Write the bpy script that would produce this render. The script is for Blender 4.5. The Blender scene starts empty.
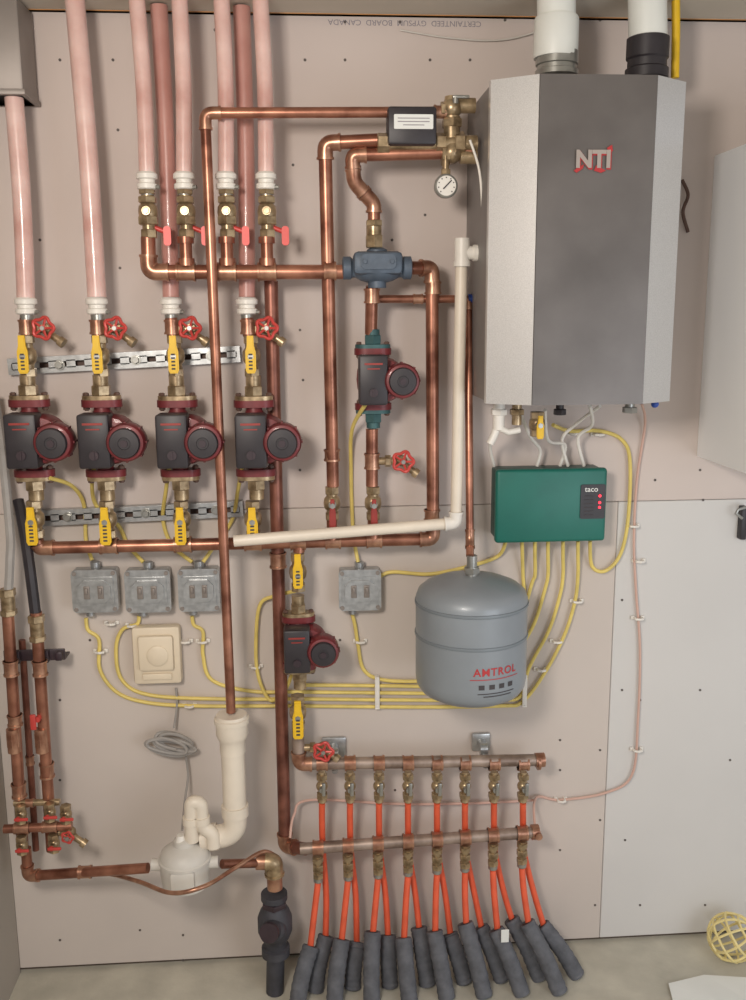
import bpy, bmesh, math, random
from mathutils import Vector, Matrix
random.seed(7)
scene=bpy.context.scene
try: scene.view_settings.view_transform='Standard'
except Exception: pass
F=950.0; D=2.37
YAW=math.radians(4.0); PITCH=math.radians(11.0); ROLL=math.radians(0.4)
Rm=Matrix.Rotation(-YAW,3,'Z')@Matrix.Rotation(math.pi/2-PITCH,3,'X')@Matrix.Rotation(-ROLL,3,'Z')
CAM=Vector((0,-D,1.6))
def P(px,py,d=0.0):
    r=Rm@Vector(((px-373)/F,-(py-500)/F,-1))
    t=(D-d)/r.y
    return CAM+r*t
CAM.z-=P(300,958,0).z
def m(d): return (D-d)/F
CEIL=2.44
cam=bpy.data.cameras.new('camera'); co=bpy.data.objects.new('camera',cam)
scene.collection.objects.link(co); scene.camera=co
cam.sensor_fit='VERTICAL'; cam.sensor_height=36; cam.lens=F/1000*36
co.matrix_world=Matrix.Translation(CAM)@Rm.to_4x4()

# ---------- materials
def lin(c):
    o=[]
    for v in c:
        v/=255; o.append(v/12.92 if v<=0.04045 else ((v+0.055)/1.055)**2.4)
    return o
def mat(name,c,rough=0.5,metal=0.0,var=0.12,scale=30,bump=0.0,emit=0,c2=None,bscale=None,trans=0,coat=0):
    M=bpy.data.materials.new(name); M.use_nodes=True; nt=M.node_tree; b=nt.nodes['Principled BSDF']
    L=lin(c)
    tc=nt.nodes.new('ShaderNodeTexCoord'); nz=nt.nodes.new('ShaderNodeTexNoise')
    nz.inputs['Scale'].default_value=scale; nz.inputs['Detail'].default_value=5
    nt.links.new(tc.outputs['Object'],nz.inputs['Vector'])
    cr=nt.nodes.new('ShaderNodeValToRGB')
    a=[min(1,v*(1-var)) for v in L]; z=lin(c2) if c2 else [min(1,v*(1+var)) for v in L]
    cr.color_ramp.elements[0].position=0.32; cr.color_ramp.elements[1].position=0.68
    cr.color_ramp.elements[0].color=(*a,1); cr.color_ramp.elements[1].color=(*z,1)
    nt.links.new(nz.outputs['Fac'],cr.inputs['Fac']); nt.links.new(cr.outputs['Color'],b.inputs['Base Color'])
    b.inputs['Roughness'].default_value=rough; b.inputs['Metallic'].default_value=metal
    if coat: b.inputs['Coat Weight'].default_value=coat
    if trans: b.inputs['Subsurface Weight'].default_value=trans; b.inputs['Subsurface Radius'].default_value=(0.01,0.006,0.005)
    if bump:
        bp=nt.nodes.new('ShaderNodeBump'); bp.inputs['Strength'].default_value=bump; bp.inputs['Distance'].default_value=0.002
        n2=nt.nodes.new('ShaderNodeTexNoise'); n2.inputs['Scale'].default_value=bscale or scale*4; n2.inputs['Detail'].default_value=4
        nt.links.new(tc.outputs['Object'],n2.inputs['Vector']); nt.links.new(n2.outputs['Fac'],bp.inputs['Height']); nt.links.new(bp.outputs['Normal'],b.inputs['Normal'])
    if emit:
        b.inputs['Emission Color'].default_value=(*L,1); b.inputs['Emission Strength'].default_value=emit
    return M
COP=mat('copper',(138,86,68),0.33,0.68,0.35,14,c2=(190,134,110))
COPD=mat('copper_tarnished',(118,72,60),0.4,0.55,0.3,16,c2=(154,102,86))
COPF=mat('copper_fitting',(162,112,90),0.32,0.7,0.25,30,c2=(202,158,132))
MANI=mat('manifold_copper',(136,116,104),0.42,0.5,0.25,20,c2=(180,162,150))
BRA=mat('brass',(142,120,90),0.32,0.62,0.3,40,c2=(196,174,140))
STE=mat('steel',(160,160,155),0.32,0.7,0.15,40)
GAL=mat('galvanised',(176,178,178),0.32,0.65,0.18,60)
RED=mat('pump_red',(112,42,46),0.45,0.1,0.2,30,coat=.1)
REDH=mat('red_handle',(196,70,64),0.4,0.1,0.1,30)
REDD=mat('red_dull',(150,54,48),0.45,0.1,0.15,30)
BLK=mat('black_plastic',(46,42,46),0.45,0,0.15,30)
DGR=mat('dark_face',(58,46,52),0.4,0.1,0.15,30)
YEL=mat('yellow_handle',(228,186,36),0.45,0,0.08,30)
YCAB=mat('yellow_cable',(222,200,112),0.5,0,0.12,20)
WHI=mat('white_plastic',(228,224,216),0.4,0,0.04,20)
PVC=mat('pvc_cream',(224,214,198),0.4,0,0.06,12)
PVW=mat('pvc_white',(226,228,222),0.4,0,0.04,8)
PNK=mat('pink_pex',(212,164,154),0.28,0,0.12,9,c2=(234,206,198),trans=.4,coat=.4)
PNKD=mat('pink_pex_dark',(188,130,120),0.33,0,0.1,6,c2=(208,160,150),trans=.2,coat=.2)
ORG=mat('orange_pex',(226,98,66),0.4,0,0.12,20,trans=.1)
FOAM=mat('grey_foam',(94,96,102),0.85,0,0.25,30,bump=.7)
CAST=mat('dark_cast',(66,66,72),0.6,0.1,0.22,25,bump=.3)
TANK=mat('tank_grey',(136,143,149),0.4,0.1,0.06,8,coat=.15)
TSEAM=mat('tank_seam',(120,128,134),0.4,0.1,0.06,8)
BLUE=mat('blue_cast',(80,92,106),0.5,0.15,0.2,30,bump=.2)
GRN=mat('green_enclosure',(24,104,92),0.42,0.05,0.1,10)
GRND=mat('green_dark',(26,72,66),0.4,0,0.1,10)
BSIL=mat('boiler_silver',(206,206,206),0.28,0.5,0.1,500,bump=.05)
BDRK=mat('boiler_dark',(103,98,95),0.4,0.4,0.14,5,c2=(118,113,110),bump=.1,bscale=900)
BCAS=mat('boiler_case',(134,130,128),0.5,0.3,0.08,10)
LOGO=mat('logo_silver',(206,194,186),0.28,0.75,0.03,10)
LRED=mat('logo_red',(178,52,54),0.4,0,0.05,10)
BEI=mat('beige_plastic',(224,210,186),0.45,0,0.04,10)
LED=mat('red_led',(255,40,60),0.4,0,0.0,10,emit=2.0)
TEA=mat('green_patina',(60,94,96),0.5,0.3,0.2,30)
GRYP=mat('grey_plastic',(206,202,194),0.5,0,0.08,12)
INK=mat('ink',(140,134,140),0.8,0,0.02,10)
INKD=mat('dark_ink',(66,62,64),0.7,0,0.02,10)
PAPER=mat('paper',(224,226,222),0.7,0,0.03,10)
DRY=mat('drywall',(203,191,184),0.9,0,0.06,1.6,bump=.05,bscale=90)
DRY2=mat('drywall_lower',(201,191,183),0.9,0,0.06,1.6,bump=.05,bscale=90)
DRY3=mat('drywall_pale',(207,205,202),0.9,0,0.04,1.6,bump=.05,bscale=90)
DARK=mat('dark_gap',(92,80,70),0.9)
SCR=mat('screw_dark',(96,88,84),0.6,.3)
WOOD=mat('lumber',(186,134,84),0.8,0,0.2,12)
CONC=mat('concrete',(188,184,170),0.9,0,0.18,7,bump=.5,bscale=60)
CEILM=mat('ceiling_mat',(200,192,178),0.9,0,0.05,3)
LWALL=mat('left_wall',(170,162,152),0.9,0,0.05,3)
WCAB=mat('cabinet_white',(240,242,243),0.5,0,0.02,3)
PWIRE=mat('pale_wire',(208,172,158),0.5,0,0.05,10)
GCORD=mat('grey_cord',(158,154,150),0.6,0,0.1,20)
BCORD=mat('brown_cord',(96,72,62),0.6,0,0.1,20)
YPL=mat('yellow_cage',(230,214,150),0.45,0,0.06,10)
DUCT=mat('duct_grey',(142,134,128),0.5,.3,0.1,8)

# ---------- mesh builder
class MB:
    def __init__(s,o=(0,0,0),k=1.0,R=None):
        s.v=[];s.f=[];s.fm=[];s.o=Vector(o);s.k=k;s.R=R or Matrix.Identity(3);s.mi=0
    def T(s,p): return s.o+s.k*(s.R@Vector(p))
    def addraw(s,vs,fs):
        n=len(s.v); s.v+=vs
        for f in fs: s.f.append([i+n for i in f]); s.fm.append(s.mi)
    def add(s,vs,fs): s.addraw([s.T(p) for p in vs],fs); return s
    def box(s,c,sz,bev=0,seg=2):
        bm=bmesh.new(); bmesh.ops.create_cube(bm,size=1)
        for v in bm.verts: v.co=Vector((v.co.x*sz[0],v.co.y*sz[1],v.co.z*sz[2]))
        if bev: bmesh.ops.bevel(bm,geom=bm.edges[:],offset=bev,segments=seg,profile=.5,affect='EDGES')
        for i,v in enumerate(bm.verts): v.index=i
        vs=[v.co+Vector(c) for v in bm.verts]; fs=[[v.index for v in f.verts] for f in bm.faces]; bm.free()
        return s.add(vs,fs)
    def rev(s,prof,o=(0,0,0),ax=(0,0,1),seg=24,rot=0):
        a=Vector(ax).normalized(); h=Vector((1,0,0)) if abs(a.x)<.9 else Vector((0,1,0))
        u=a.cross(h).normalized(); w=a.cross(u); o=Vector(o); vs=[];fs=[]
        for r,t in prof:
            for i in range(seg):
                g=2*math.pi*i/seg+rot; vs.append(o+a*t+(u*math.cos(g)+w*math.sin(g))*max(r,1e-4))
        for j in range(len(prof)-1):
            for i in range(seg):
                k=(i+1)%seg; fs.append([j*seg+i,j*seg+k,(j+1)*seg+k,(j+1)*seg+i])
        fs.append(list(range(seg))[::-1]); n=(len(prof)-1)*seg; fs.append([n+i for i in range(seg)])
        return s.add(vs,fs)
    def cyl(s,p0,p1,r0,r1=None,seg=20,bev=0):
        p0=Vector(p0);p1=Vector(p1);L=(p1-p0).length;r1=r0 if r1 is None else r1
        pr=[(r0,0),(r1,L)]
        if bev: pr=[(r0-bev,0),(r0,bev),(r1,L-bev),(r1-bev,L)]
        return s.rev(pr,p0,p1-p0,seg)
    def hexa(s,p0,p1,r): return s.cyl(p0,p1,r,seg=6,bev=r*.08)
    def sph(s,c,r,seg=18,sc=(1,1,1)):
        n0=len(s.v); N=10; pr=[(r*math.sin(math.pi*i/N),-r*math.cos(math.pi*i/N)) for i in range(N+1)]
        s.rev(pr,(0,0,0),(0,0,1),seg)
        for i in range(n0,len(s.v)):
            q=s.R.transposed()@(s.v[i]-s.o)/s.k
            s.v[i]=s.T((q.x*sc[0]+c[0],q.y*sc[1]+c[1],q.z*sc[2]+c[2]))
        return s
    def tube(s,pts,r,seg=14,closed=False):
        pts=[Vector(p) for p in pts]; n=len(pts); vs=[];fs=[]
        if closed: tg=[(pts[(i+1)%n]-pts[i-1]).normalized() for i in range(n)]
        else: tg=[(pts[min(i+1,n-1)]-pts[max(i-1,0)]).normalized() for i in range(n)]
        t=tg[0]; h=Vector((0,0,1)) if abs(t.z)<.8 else Vector((1,0,0)); u=t.cross(h).normalized()
        rr=r if isinstance(r,(list,tuple)) else [r]*n
        for i in range(n):
            t=tg[i]; u=(u-t*u.dot(t)).normalized(); w=t.cross(u)
            for j in range(seg):
                g=2*math.pi*j/seg; vs.append(pts[i]+(u*math.cos(g)+w*math.sin(g))*rr[i])
        for i in range(n if closed else n-1):
            for j in range(seg):
                k=(j+1)%seg;a=i*seg;b=((i+1)%n)*seg; fs.append([a+j,a+k,b+k,b+j])
        if not closed: fs.append(list(range(seg))[::-1]); fs.append([(n-1)*seg+j for j in range(seg)])
        return s.add(vs,fs)
    def prism(s,poly,y0,y1):
        n=len(poly); vs=[(x,y0,z) for x,z in poly]+[(x,y1,z) for x,z in poly]
        fs=[list(range(n)),[n+i for i in range(n)][::-1]]+[[i,i+n,(i+1)%n+n,(i+1)%n] for i in range(n)]
        return s.add(vs,fs)
def rrect(w,h,r,cx=0,cz=0,n=5):
    o=[]
    for sx,sz,a0 in((1,1,0),(-1,1,90),(-1,-1,180),(1,-1,270)):
        for i in range(n+1):
            a=math.radians(a0+90*i/n); o.append((cx+sx*(w/2-r)+r*math.cos(a),cz+sz*(h/2-r)+r*math.sin(a)))
    return o
W={}
def meshobj(name,mb,mats,origin,parent=None,label=None,smooth=True):
    me=bpy.data.meshes.new(name); origin=Vector(origin)
    me.from_pydata([v-origin for v in mb.v],[],mb.f)
    if not isinstance(mats,(list,tuple)): mats=[mats]
    for q in mats: me.materials.append(q)
    for p,i in zip(me.polygons,mb.fm): p.material_index=min(i,len(mats)-1); p.use_smooth=smooth
    bm=bmesh.new(); bm.from_mesh(me); bmesh.ops.recalc_face_normals(bm,faces=bm.faces[:]); bm.to_mesh(me); bm.free()
    if smooth:
        me.set_sharp_from_angle(angle=math.radians(38))
    ob=bpy.data.objects.new(name,me); scene.collection.objects.link(ob)
    W[ob.name]=origin
    if parent: ob.parent=parent; ob.location=origin-W[parent.name]
    else: ob.location=origin
    if label: ob['label']=label
    return ob
def cen(mb):
    lo=Vector((min(v.x for v in mb.v),min(v.y for v in mb.v),min(v.z for v in mb.v))); hi=Vector((max(v.x for v in mb.v),max(v.y for v in mb.v),max(v.z for v in mb.v)))
    return Vector(((lo.x+hi.x)/2,(lo.y+hi.y)/2,lo.z))
def thing(name,label,cat,loc,group=None):
    e=bpy.data.objects.new(name,None); e.empty_display_size=.03; scene.collection.objects.link(e); e.location=loc; W[e.name]=Vector(loc)
    e['label']=label; e['category']=cat
    if group: e['group']=group
    return e
def part(par,name,mb,mats,label=None,smooth=True): return meshobj(name,mb,mats,cen(mb),par,label,smooth)
def solo(name,label,cat,mb,mats,group=None,smooth=True):
    o=meshobj(name,mb,mats,cen(mb),None,label,smooth); o['category']=cat
    if group:o['group']=group
    return o
def struct(name,mb,mats,smooth=False):
    o=meshobj(name,mb,mats,cen(mb),None,None,smooth); o['kind']='structure'; return o
def fillet(pts,rad,n=6):
    out=[pts[0]]
    for i in range(1,len(pts)-1):
        a,b,c=pts[i-1],pts[i],pts[i+1]; r1=min(rad,(b-a).length*.48,(c-b).length*.48)
        p=b+(a-b).normalized()*r1;q=b+(c-b).normalized()*r1
        for j in range(n+1):
            t=j/n; out.append(p*(1-t)**2+b*2*t*(1-t)+q*t*t)
    out.append(pts[-1]); return out
def crom(pts,n=8):
    o=[];L=len(pts)
    for i in range(L-1):
        p0=pts[max(i-1,0)];p1=pts[i];p2=pts[i+1];p3=pts[min(i+2,L-1)]
        for j in range(n):
            t=j/n; o.append(.5*((2*p1)+(p2-p0)*t+(2*p0-5*p1+4*p2-p3)*t*t+(3*p1-p0-3*p2+p3)*t**3))
    o.append(pts[-1]); return o
def run(name,label,cat,pts,r,mt,bend=9,elbow=None,coup=None,group=None,seg=16):
    w=[P(*p) for p in pts]; k=sum(m(p[2]) for p in pts)/len(pts)
    path=fillet(w,bend*k) if len(w)>2 else w
    mb=MB(); mb.tube(path,r*k,seg); o=solo(name,label,cat,mb,mt,group)
    if elbow:
        for i in range(1,len(w)-1):
            a,b,c=w[i-1],w[i],w[i+1]; e=(bend+5)*k
            p=b+(a-b).normalized()*min(e,(a-b).length*.49); q=b+(c-b).normalized()*min(e,(c-b).length*.49)
            f=MB(); f.tube(fillet([p,b,q],bend*k),r*k*1.17,seg)
            for (s0,s1) in ((p,b),(q,b)):
                dd=(s1-s0).normalized(); f.cyl(s0,s0+dd*2.2*k,r*k*1.3,seg=seg)
            part(o,'elbow',f,elbow)
    for (px,py,d,dx,dz,L) in (coup or []):
        c=P(px,py,d); ax=Vector((dx,0,dz)); f=MB(c,k)
        f.cyl(-ax*L,ax*L,r*1.18); f.cyl(-ax*L,-ax*(L-2),r*1.32); f.cyl(ax*(L-2),ax*L,r*1.32)
        part(o,'coupling',f,COPF)
    return o
def cable(name,label,pts,r,mt,group=None,cat='cable'):
    w=[P(*p) for p in pts]; mb=MB(); mb.tube(crom(w),r*m(.02),8); return solo(name,label,cat,mb,mt,group)
def textmb(body,size,o,k,bold=0.0,mapf=None,flip=False,depth=.4,space=1.0,sx=1):
    cu=bpy.data.curves.new('lettering','FONT'); cu.body=body; cu.size=size; cu.align_x='CENTER'; cu.align_y='CENTER'; cu.offset=bold; cu.resolution_u=3; cu.space_character=space
    ob=bpy.data.objects.new('lettering_tmp',cu); scene.collection.objects.link(ob); bpy.context.view_layer.update()
    me=bpy.data.meshes.new_from_object(ob.evaluated_get(bpy.context.evaluated_depsgraph_get()))
    mb=MB(o,k); vs=[]
    for v in me.vertices:
        x,z=v.co.x*sx,v.co.y
        if flip:x,z=-x,-z
        vs.append(mapf(x,z) if mapf else Vector((x,-depth,z)))
    mb.add(vs,[list(p.vertices) for p in me.polygons])
    bpy.data.objects.remove(ob); bpy.data.curves.remove(cu); bpy.data.meshes.remove(me)
    return mb

# ---------- room
xl=P(20,966,0).x; xr=P(746,500,0).x+0.7
zs=P(600,502,0).z; xs=P(609,720,0).x
wb=MB(); wb.mi=3; wb.add([(xl-.05,.04,0),(xr,.04,0),(xr,.04,CEIL),(xl-.05,.04,CEIL),(xl-.05,.014,0),(xr,.014,0),(xr,.014,CEIL),(xl-.05,.014,CEIL)],[[0,1,2,3],[4,5,6,7],[0,1,5,4],[2,3,7,6],[0,3,7,4],[1,2,6,5]])
ztop=P(500,5,0).z
def sheet(x0,x1,z0,z1,mi):
    wb.mi=mi; wb.box(((x0+x1)/2,.0075,(z0+z1)/2),(x1-x0,.015,z1-z0),.0015,1)
g=.0007
sheet(xl,xr,zs+g,ztop,0); sheet(xl,xs-g,.014,zs-g,1); sheet(xs+g,xr,.014,zs-g,2)
wb.mi=4
for (sx,sy) in [(20,150),(60,60),(118,130),(120,268),(215,30),(290,115),(293,165),(345,22),(345,60),(345,110),(430,60),(470,60),(505,20),(600,20),(640,300),(655,480),(700,470),(703,500),(600,480),(455,470),(300,330),(303,380),(300,470),(392,240),(425,215),(60,700),(90,640),(60,780),(60,940),(140,930),(183,935),(183,960),(245,690),(340,640),(560,850),(600,750),(595,905),(622,600),(622,690),(625,840),(640,700),(700,690),(705,905),(640,905),(730,760),(560,740),(560,770),(600,820),(395,790),(590,160),(40,240),(113,60),(305,60),(400,22)]:
    c=P(sx,sy,0); wb.cyl(c,c+Vector((0,-.0012,0)),.0034,seg=10)
wall=struct('wall_back',wb,[DRY,DRY2,DRY3,DARK,SCR])
t=textmb('CERTAINTEED  GYPSUM  BOARD  CANADA',7,P(405,23,0),m(0),flip=True,depth=.3,sx=1.05); part(wall,'printed_lettering',t,INK,smooth=False)
fl=MB(); fl.box(((xl+xr)/2,-1.45,-.03),(xr-xl+.1,3.0,.06)); struct('floor',fl,CONC)
ce=MB(); ce.box(((xl+xr)/2,-1.45,CEIL+.03),(xr-xl+.1,3.0,.06)); struct('ceiling',ce,CEILM)
lw=MB(); lw.box((xl-.03,-.9,CEIL/2),(.06,1.8,CEIL)); struct('wall_left',lw,LWALL)
pl=MB(); pl.box(((xl+xr)/2,-.004,(ztop+CEIL)/2+.003),(xr-xl,.036,CEIL-ztop-.006),.002); struct('trim_1',pl,WOOD)

# ---------- components
def ball_valve(px,py,d,L=40,s=1.0,hm=YEL,hz=-2,label='brass ball valve with yellow lever handle',group=None,hw=10,hl=36,side=False,bm=BRA):
    o=P(px,py,d);k=m(d)*s; e=thing('ball_valve',label,'valve',o-Vector((0,0,L/2*k)),group)
    b=MB(o,k); h=L/2
    b.hexa((0,0,-h),(0,0,-h+8),8); b.hexa((0,0,h-8),(0,0,h),8)
    b.rev([(6,-h+8),(6,-8),(8.5,-5),(9.2,0),(8.5,5),(6,8),(6,h-8)])
    if side: b.hexa((0,0,-12),(0,0,-4),10); b.hexa((0,0,8),(0,0,14),9)
    part(e,'valve_body',b,bm)
    st=MB(o,k); st.cyl((0,-6,0),(0,-13,0),4); st.hexa((0,-13,0),(0,-18 if not side else -15,0),3.2); part(e,'valve_stem',st,bm if side else STE)
    if side:
        hd=MB(o,k); hd.cyl((5,2,-14),(15,2,-18),2.4); hd.prism(rrect(7,18,3,17,-22),-1,4); part(e,'lever_handle',hd,hm)
    else:
        hd=MB(o,k); zc=hz; a=hw/2; q=hl/2
        pts=[(-a*.62,zc+q),(a*.62,zc+q),(a*.7,zc+q*.45),(a,zc+q*.15),(a,zc-q+3),(a*.7,zc-q),(-a*.7,zc-q),(-a,zc-q+3),(-a,zc+q*.15),(-a*.7,zc+q*.45)]
        hd.prism(pts,-17,-14.2); hd.prism([(x*.75,zc+(z-zc)*.92) for x,z in pts],-17.8,-17); part(e,'lever_handle',hd,hm)
        if hm is YEL and hl>30:
            pr=MB(o,k)
            for i in range(5): pr.box((0,-18,zc-q*.75+i*q*.19),(hw*.36,.4,q*.09))
            part(e,'lever_print',pr,INKD,'dark printed marks on the handle',False)
    return e
def wheel(mb,c,r,n=5,tilt=0):
    pts=[]
    for i in range(60):
        a=2*math.pi*i/60; rr=r*(1+.12*math.cos(n*a)); pts.append((c[0]+rr*math.cos(a),c[1]+tilt*rr*math.cos(a),c[2]+rr*math.sin(a)))
    mb.tube(pts,r*.17,8,True)
    for i in range(n):
        a=2*math.pi*i/n; mb.tube([c,(c[0]+r*math.cos(a),c[1]+tilt*r*math.cos(a),c[2]+r*math.sin(a))],r*.13,6)
    mb.cyl((c[0],c[1]-2,c[2]),(c[0],c[1]+2,c[2]),r*.3)
def drain_valve(px,py,x0,d,r=9.5,label='small brass drain valve with red scalloped handwheel'):
    o=P(px,py,d);k=m(d); e=thing('drain_valve',label,'valve',o,'drain valves with red handwheels')
    b=MB(o,k); dx=x0-px; sg=-1 if dx<0 else 1
    b.cyl((dx,2,-1),(0,2,-1),4); b.hexa((dx*.55-3,2,-1),(dx*.55+3,2,-1),6); b.sph((0,2,-1),6); b.cyl((0,2,0),(0,-9,0),3.4); b.hexa((0,-3,0),(0,-6,0),5)
    b.tube([(0,2,-2),(-sg*6,1,-8),(-sg*12,0,-12)],3.6); b.cyl((-sg*12,0,-12),(-sg*16,-1,-15),5); part(e,'valve_body',b,BRA)
    h=MB(o,k); wheel(h,(0,-11,0),r,5,.15*sg); part(e,'handwheel',h,REDH)
    sc=MB(o,k); sc.hexa((0,-13,0),(0,-15,0),2.4); part(e,'wheel_nut',sc,STE)
def pump(px,py,d,s=1.0,label='red cast circulator pump with black control box',un=BRA,grp='heating circulator pumps',sh=5,bh=52,fl=38,tot=62):
    o=P(px,py,d);k=m(d)*s; e=thing('circulator_pump',label,'pump',o-Vector((0,0,tot*k)),grp)
    b=MB(o,k); b.rev([(8,-fl),(8,-28),(13,-20),(17,-10),(18,0),(17,10),(13,20),(8,28),(8,fl)]); b.rev([(12,-20),(22,-18),(24,-12),(24,6),(20,9),(12,10)],(4+sh,-4,0),(0,1,0),28); part(e,'pump_body',b,RED)
    n=28; poly=[]
    for i in range(n):
        a=2*math.pi*i/n; r=11+9*abs(math.cos(a))**2.5; poly.append((r*math.cos(a),r*math.sin(a)*.95))
    fc=[list(range(n)),list(range(n,2*n))]+[[i,(i+1)%n,(i+1)%n+n,i+n] for i in range(n)]
    for z in (1,-1):
        f=MB(o,k); f.add([(x,y,z*(fl-7)) for x,y in poly]+[(x,y,z*fl) for x,y in poly],fc); part(e,'flange',f,RED)
        for sx in (-1,1):
            q=MB(o,k); q.cyl((sx*15,0,z*(fl-11)),(sx*15,0,z*(fl+7)),2); q.hexa((sx*15,0,z*(fl+4)),(sx*15,0,z*(fl+6.5)),3.2); q.hexa((sx*15,0,z*(fl-10)),(sx*15,0,z*(fl-7)),3.4); part(e,'flange_bolt',q,BCORD)
        u=MB(o,k); u.add([(x*.95,y*.95,z*fl) for x,y in poly]+[(x*.95,y*.95,z*(fl+4)) for x,y in poly],fc)
        u.hexa((0,0,z*(fl+4)),(0,0,z*(fl+14)),9.5) ; u.cyl((0,0,z*(fl+14)),(0,0,z*tot),7.5); part(e,'pipe_flange',u,un)
    mx=22+sh
    mo=MB(o,k); mo.rev([(17,0),(18.5,3),(18.5,19),(17,22),(14,23)],(mx,-20,0),(0,-1,0),28)
    for i in range(8):
        a=2*math.pi*i/8; mo.box((mx+18.5*math.cos(a),-30,18.5*math.sin(a)),(2,14,2))
    part(e,'motor_housing',mo,RED)
    fa=MB(o,k); fa.rev([(14.5,0),(14.5,3),(13.5,5),(6,5.5),(5.5,5)],(mx,-42,0),(0,-1,0),28); part(e,'motor_face',fa,BLK)
    mk=MB(o,k); mk.cyl((mx,-46,0),(mx,-48.6,0),3.4); part(e,'vent_screw',mk,DGR,'dark vent screw')
    c=MB(o,k); c.box((-8+sh,-26,1),(30,26,bh),2.5); part(e,'control_box',c,BLK)
    l=MB(o,k); l.box((-8+sh,-39.3,18),(19,.8,2)); l.box((-8+sh,-39.3,13),(13,.8,1.2)); part(e,'box_label',l,REDD)
    kn=MB(o,k); kn.cyl((-8+sh,-39,-12),(-8+sh,-41,-12),4.5); kn.box((-8+sh,-41.5,-12),(1.8,1.5,8)); part(e,'speed_knob',kn,DGR)
    return e
def pexfit(px,py,d,r=9,label='white plastic coupling clamped on a pink tube end'):
    o=P(px,py,d);k=m(d); b=MB(o,k)
    b.rev([(r,-8),(r+1.5,-7),(r+1.5,-3),(r-.5,-2),(r-.5,1),(r+2,2),(r+2,6),(r,8),(r-1,8)]); e=solo('tube_coupling',label,'pipe fitting',b,WHI,'white tube couplings')
    c=MB(o,k); c.cyl((r,-3,-6),(r+4,-4,-6),2); c.cyl((0,0,-8.1),(0,0,-13),6.5); part(e,'clamp_stub',c,STE)

# ---------- pink tubes
def pink(x0,x1,y1,d,r,M,lab,y0=-12):
    a=P(x0,y0,d); b=P(x1,y1,d)
    if y0<0:a.z=CEIL-.004
    mid=(a+b)/2+Vector((.004,0,0)); mb=MB(); mb.tube(crom([a,mid,b]),r*m(d),20)
    solo('plastic_tube',lab,'tube',mb,M,'pink heating tubes')
Lp='translucent pink plastic heating tube coming down from the ceiling'
pink(14,26,300,.10,8.5,PNK,'translucent pink plastic heating tube below the grey duct',98)
pink(74,97,297,.11,9,PNK,Lp); pink(136,147,174,.14,7.5,PNK,Lp); pink(179,184,174,.14,7.5,PNK,Lp)
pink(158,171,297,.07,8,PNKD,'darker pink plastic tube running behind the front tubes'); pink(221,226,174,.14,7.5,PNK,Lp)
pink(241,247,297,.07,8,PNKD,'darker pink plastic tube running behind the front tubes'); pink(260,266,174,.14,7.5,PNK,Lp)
for x in (147,184,226,266): pexfit(x,181,.14,8)
for x,d in ((26,.10),(97,.11),(171,.09),(247,.09)): pexfit(x,306,d,8.5)
ux=[148,186,227,267]
for x in ux:
    ball_valve(x,212,.14,48,1,REDH,0,'tall brass union ball valve with side red handle','valves with red handles',side=True)
H='reddish copper heating pipe '
run('copper_pipe',H+'elbowing into the horizontal upper header','pipe',[(148,237,.14),(149,272,.14),(345,272,.14)],7,COP,14,COPF,[(186,272,.14,1,0,9),(227,272,.14,1,0,9),(267,272,.14,1,0,9),(330,271,.14,1,0,6)])
for x in ux[1:]:
    b=MB(P(x,252,.14),m(.14)); b.cyl((0,0,14),(0,0,-13),6); b.cyl((0,0,-6),(0,0,-13),8); b.cyl((0,0,14),(0,0,8),8); solo('copper_stub',"short copper stub between valve and header",'pipe fitting',b,COP,'short copper stubs')
cols=[(26,27,28,34,37),(97,98,103,107,109),(171,173,178,181,183),(247,249,254,254,252)]
for i,(a,b_,c,d_,e_) in enumerate(cols):
    dd=.10
    run('copper_pipe',H+'stub below the tube coupling','pipe',[(a,318,dd),(b_,336,dd)],6,COP,coup=[((a+b_)/2,327,dd,0,1,7)],group='short vertical copper pipes')
    drain_valve(a+20,328,a+4,dd)
    ball_valve((b_+c)/2,356,dd,40,1,YEL,2,'brass ball valve with upright yellow lever above a pump','valves with yellow levers')
    pump(c+(4 if i==0 else 1),438,dd,1.0,('red circulator pump with black control box on the strut rails'),sh=8 if i==0 else 6)
    ball_valve((d_+e_)/2,519,dd,38,1,YEL,-4,'brass ball valve with yellow lever below a pump','valves with yellow levers',hl=38,hw=11)
run('copper_pipe','long copper return header rising to the blue mixing body','pipe',[(37,540,.10),(40,548,.10),(433,539,.10),(432,268,.11),(408,268,.13)],6.5,COP,9,COPF,
    [(109,546,.10,1,0,9),(183,544.5,.10,1,0,9),(253,543,.10,1,0,9),(298,542,.10,1,0,8),(333,541,.10,1,0,8),(374,540,.10,1,0,8),(433,288,.11,0,1,6),(432,515,.1,0,1,6)])
# strut channels
def strut(x0,y0,x1,y1,n,h=12):
    a=P(x0,y0,.025);b=P(x1,y1,.025);k=m(.025);L=(b-a).length;ang=math.atan2(b.z-a.z,b.x-a.x)
    o=MB(a,1,Matrix.Rotation(-ang,3,'Y')); hh=h*k
    o.mi=1; o.box((L/2,.0235,0),(L,.002,hh*.9)); o.mi=0; o.box((L/2,.012,hh/2),(L,.025,.002)); o.box((L/2,.012,-hh/2),(L,.025,.002))
    o.box((L/2,-.0005,hh*.34),(L,.002,hh*.32)); o.box((L/2,-.0005,-hh*.34),(L,.002,hh*.32))
    stp=L/n
    for i in range(n):
        o.box(((i+.5)*stp,-.0005,0),(stp*.5,.002,hh*.5))
    o.box((.004,0,0),(.008,.002,hh*.5)); o.box((L-.004,0,0),(.008,.002,hh*.5))
    solo('strut_channel','galvanised slotted steel strut screwed to the drywall','metal channel',o,[GAL,BCORD],'strut channels',smooth=False)
strut(8,367,240,354,13,15); strut(30,519,243,509,13,15)
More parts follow.
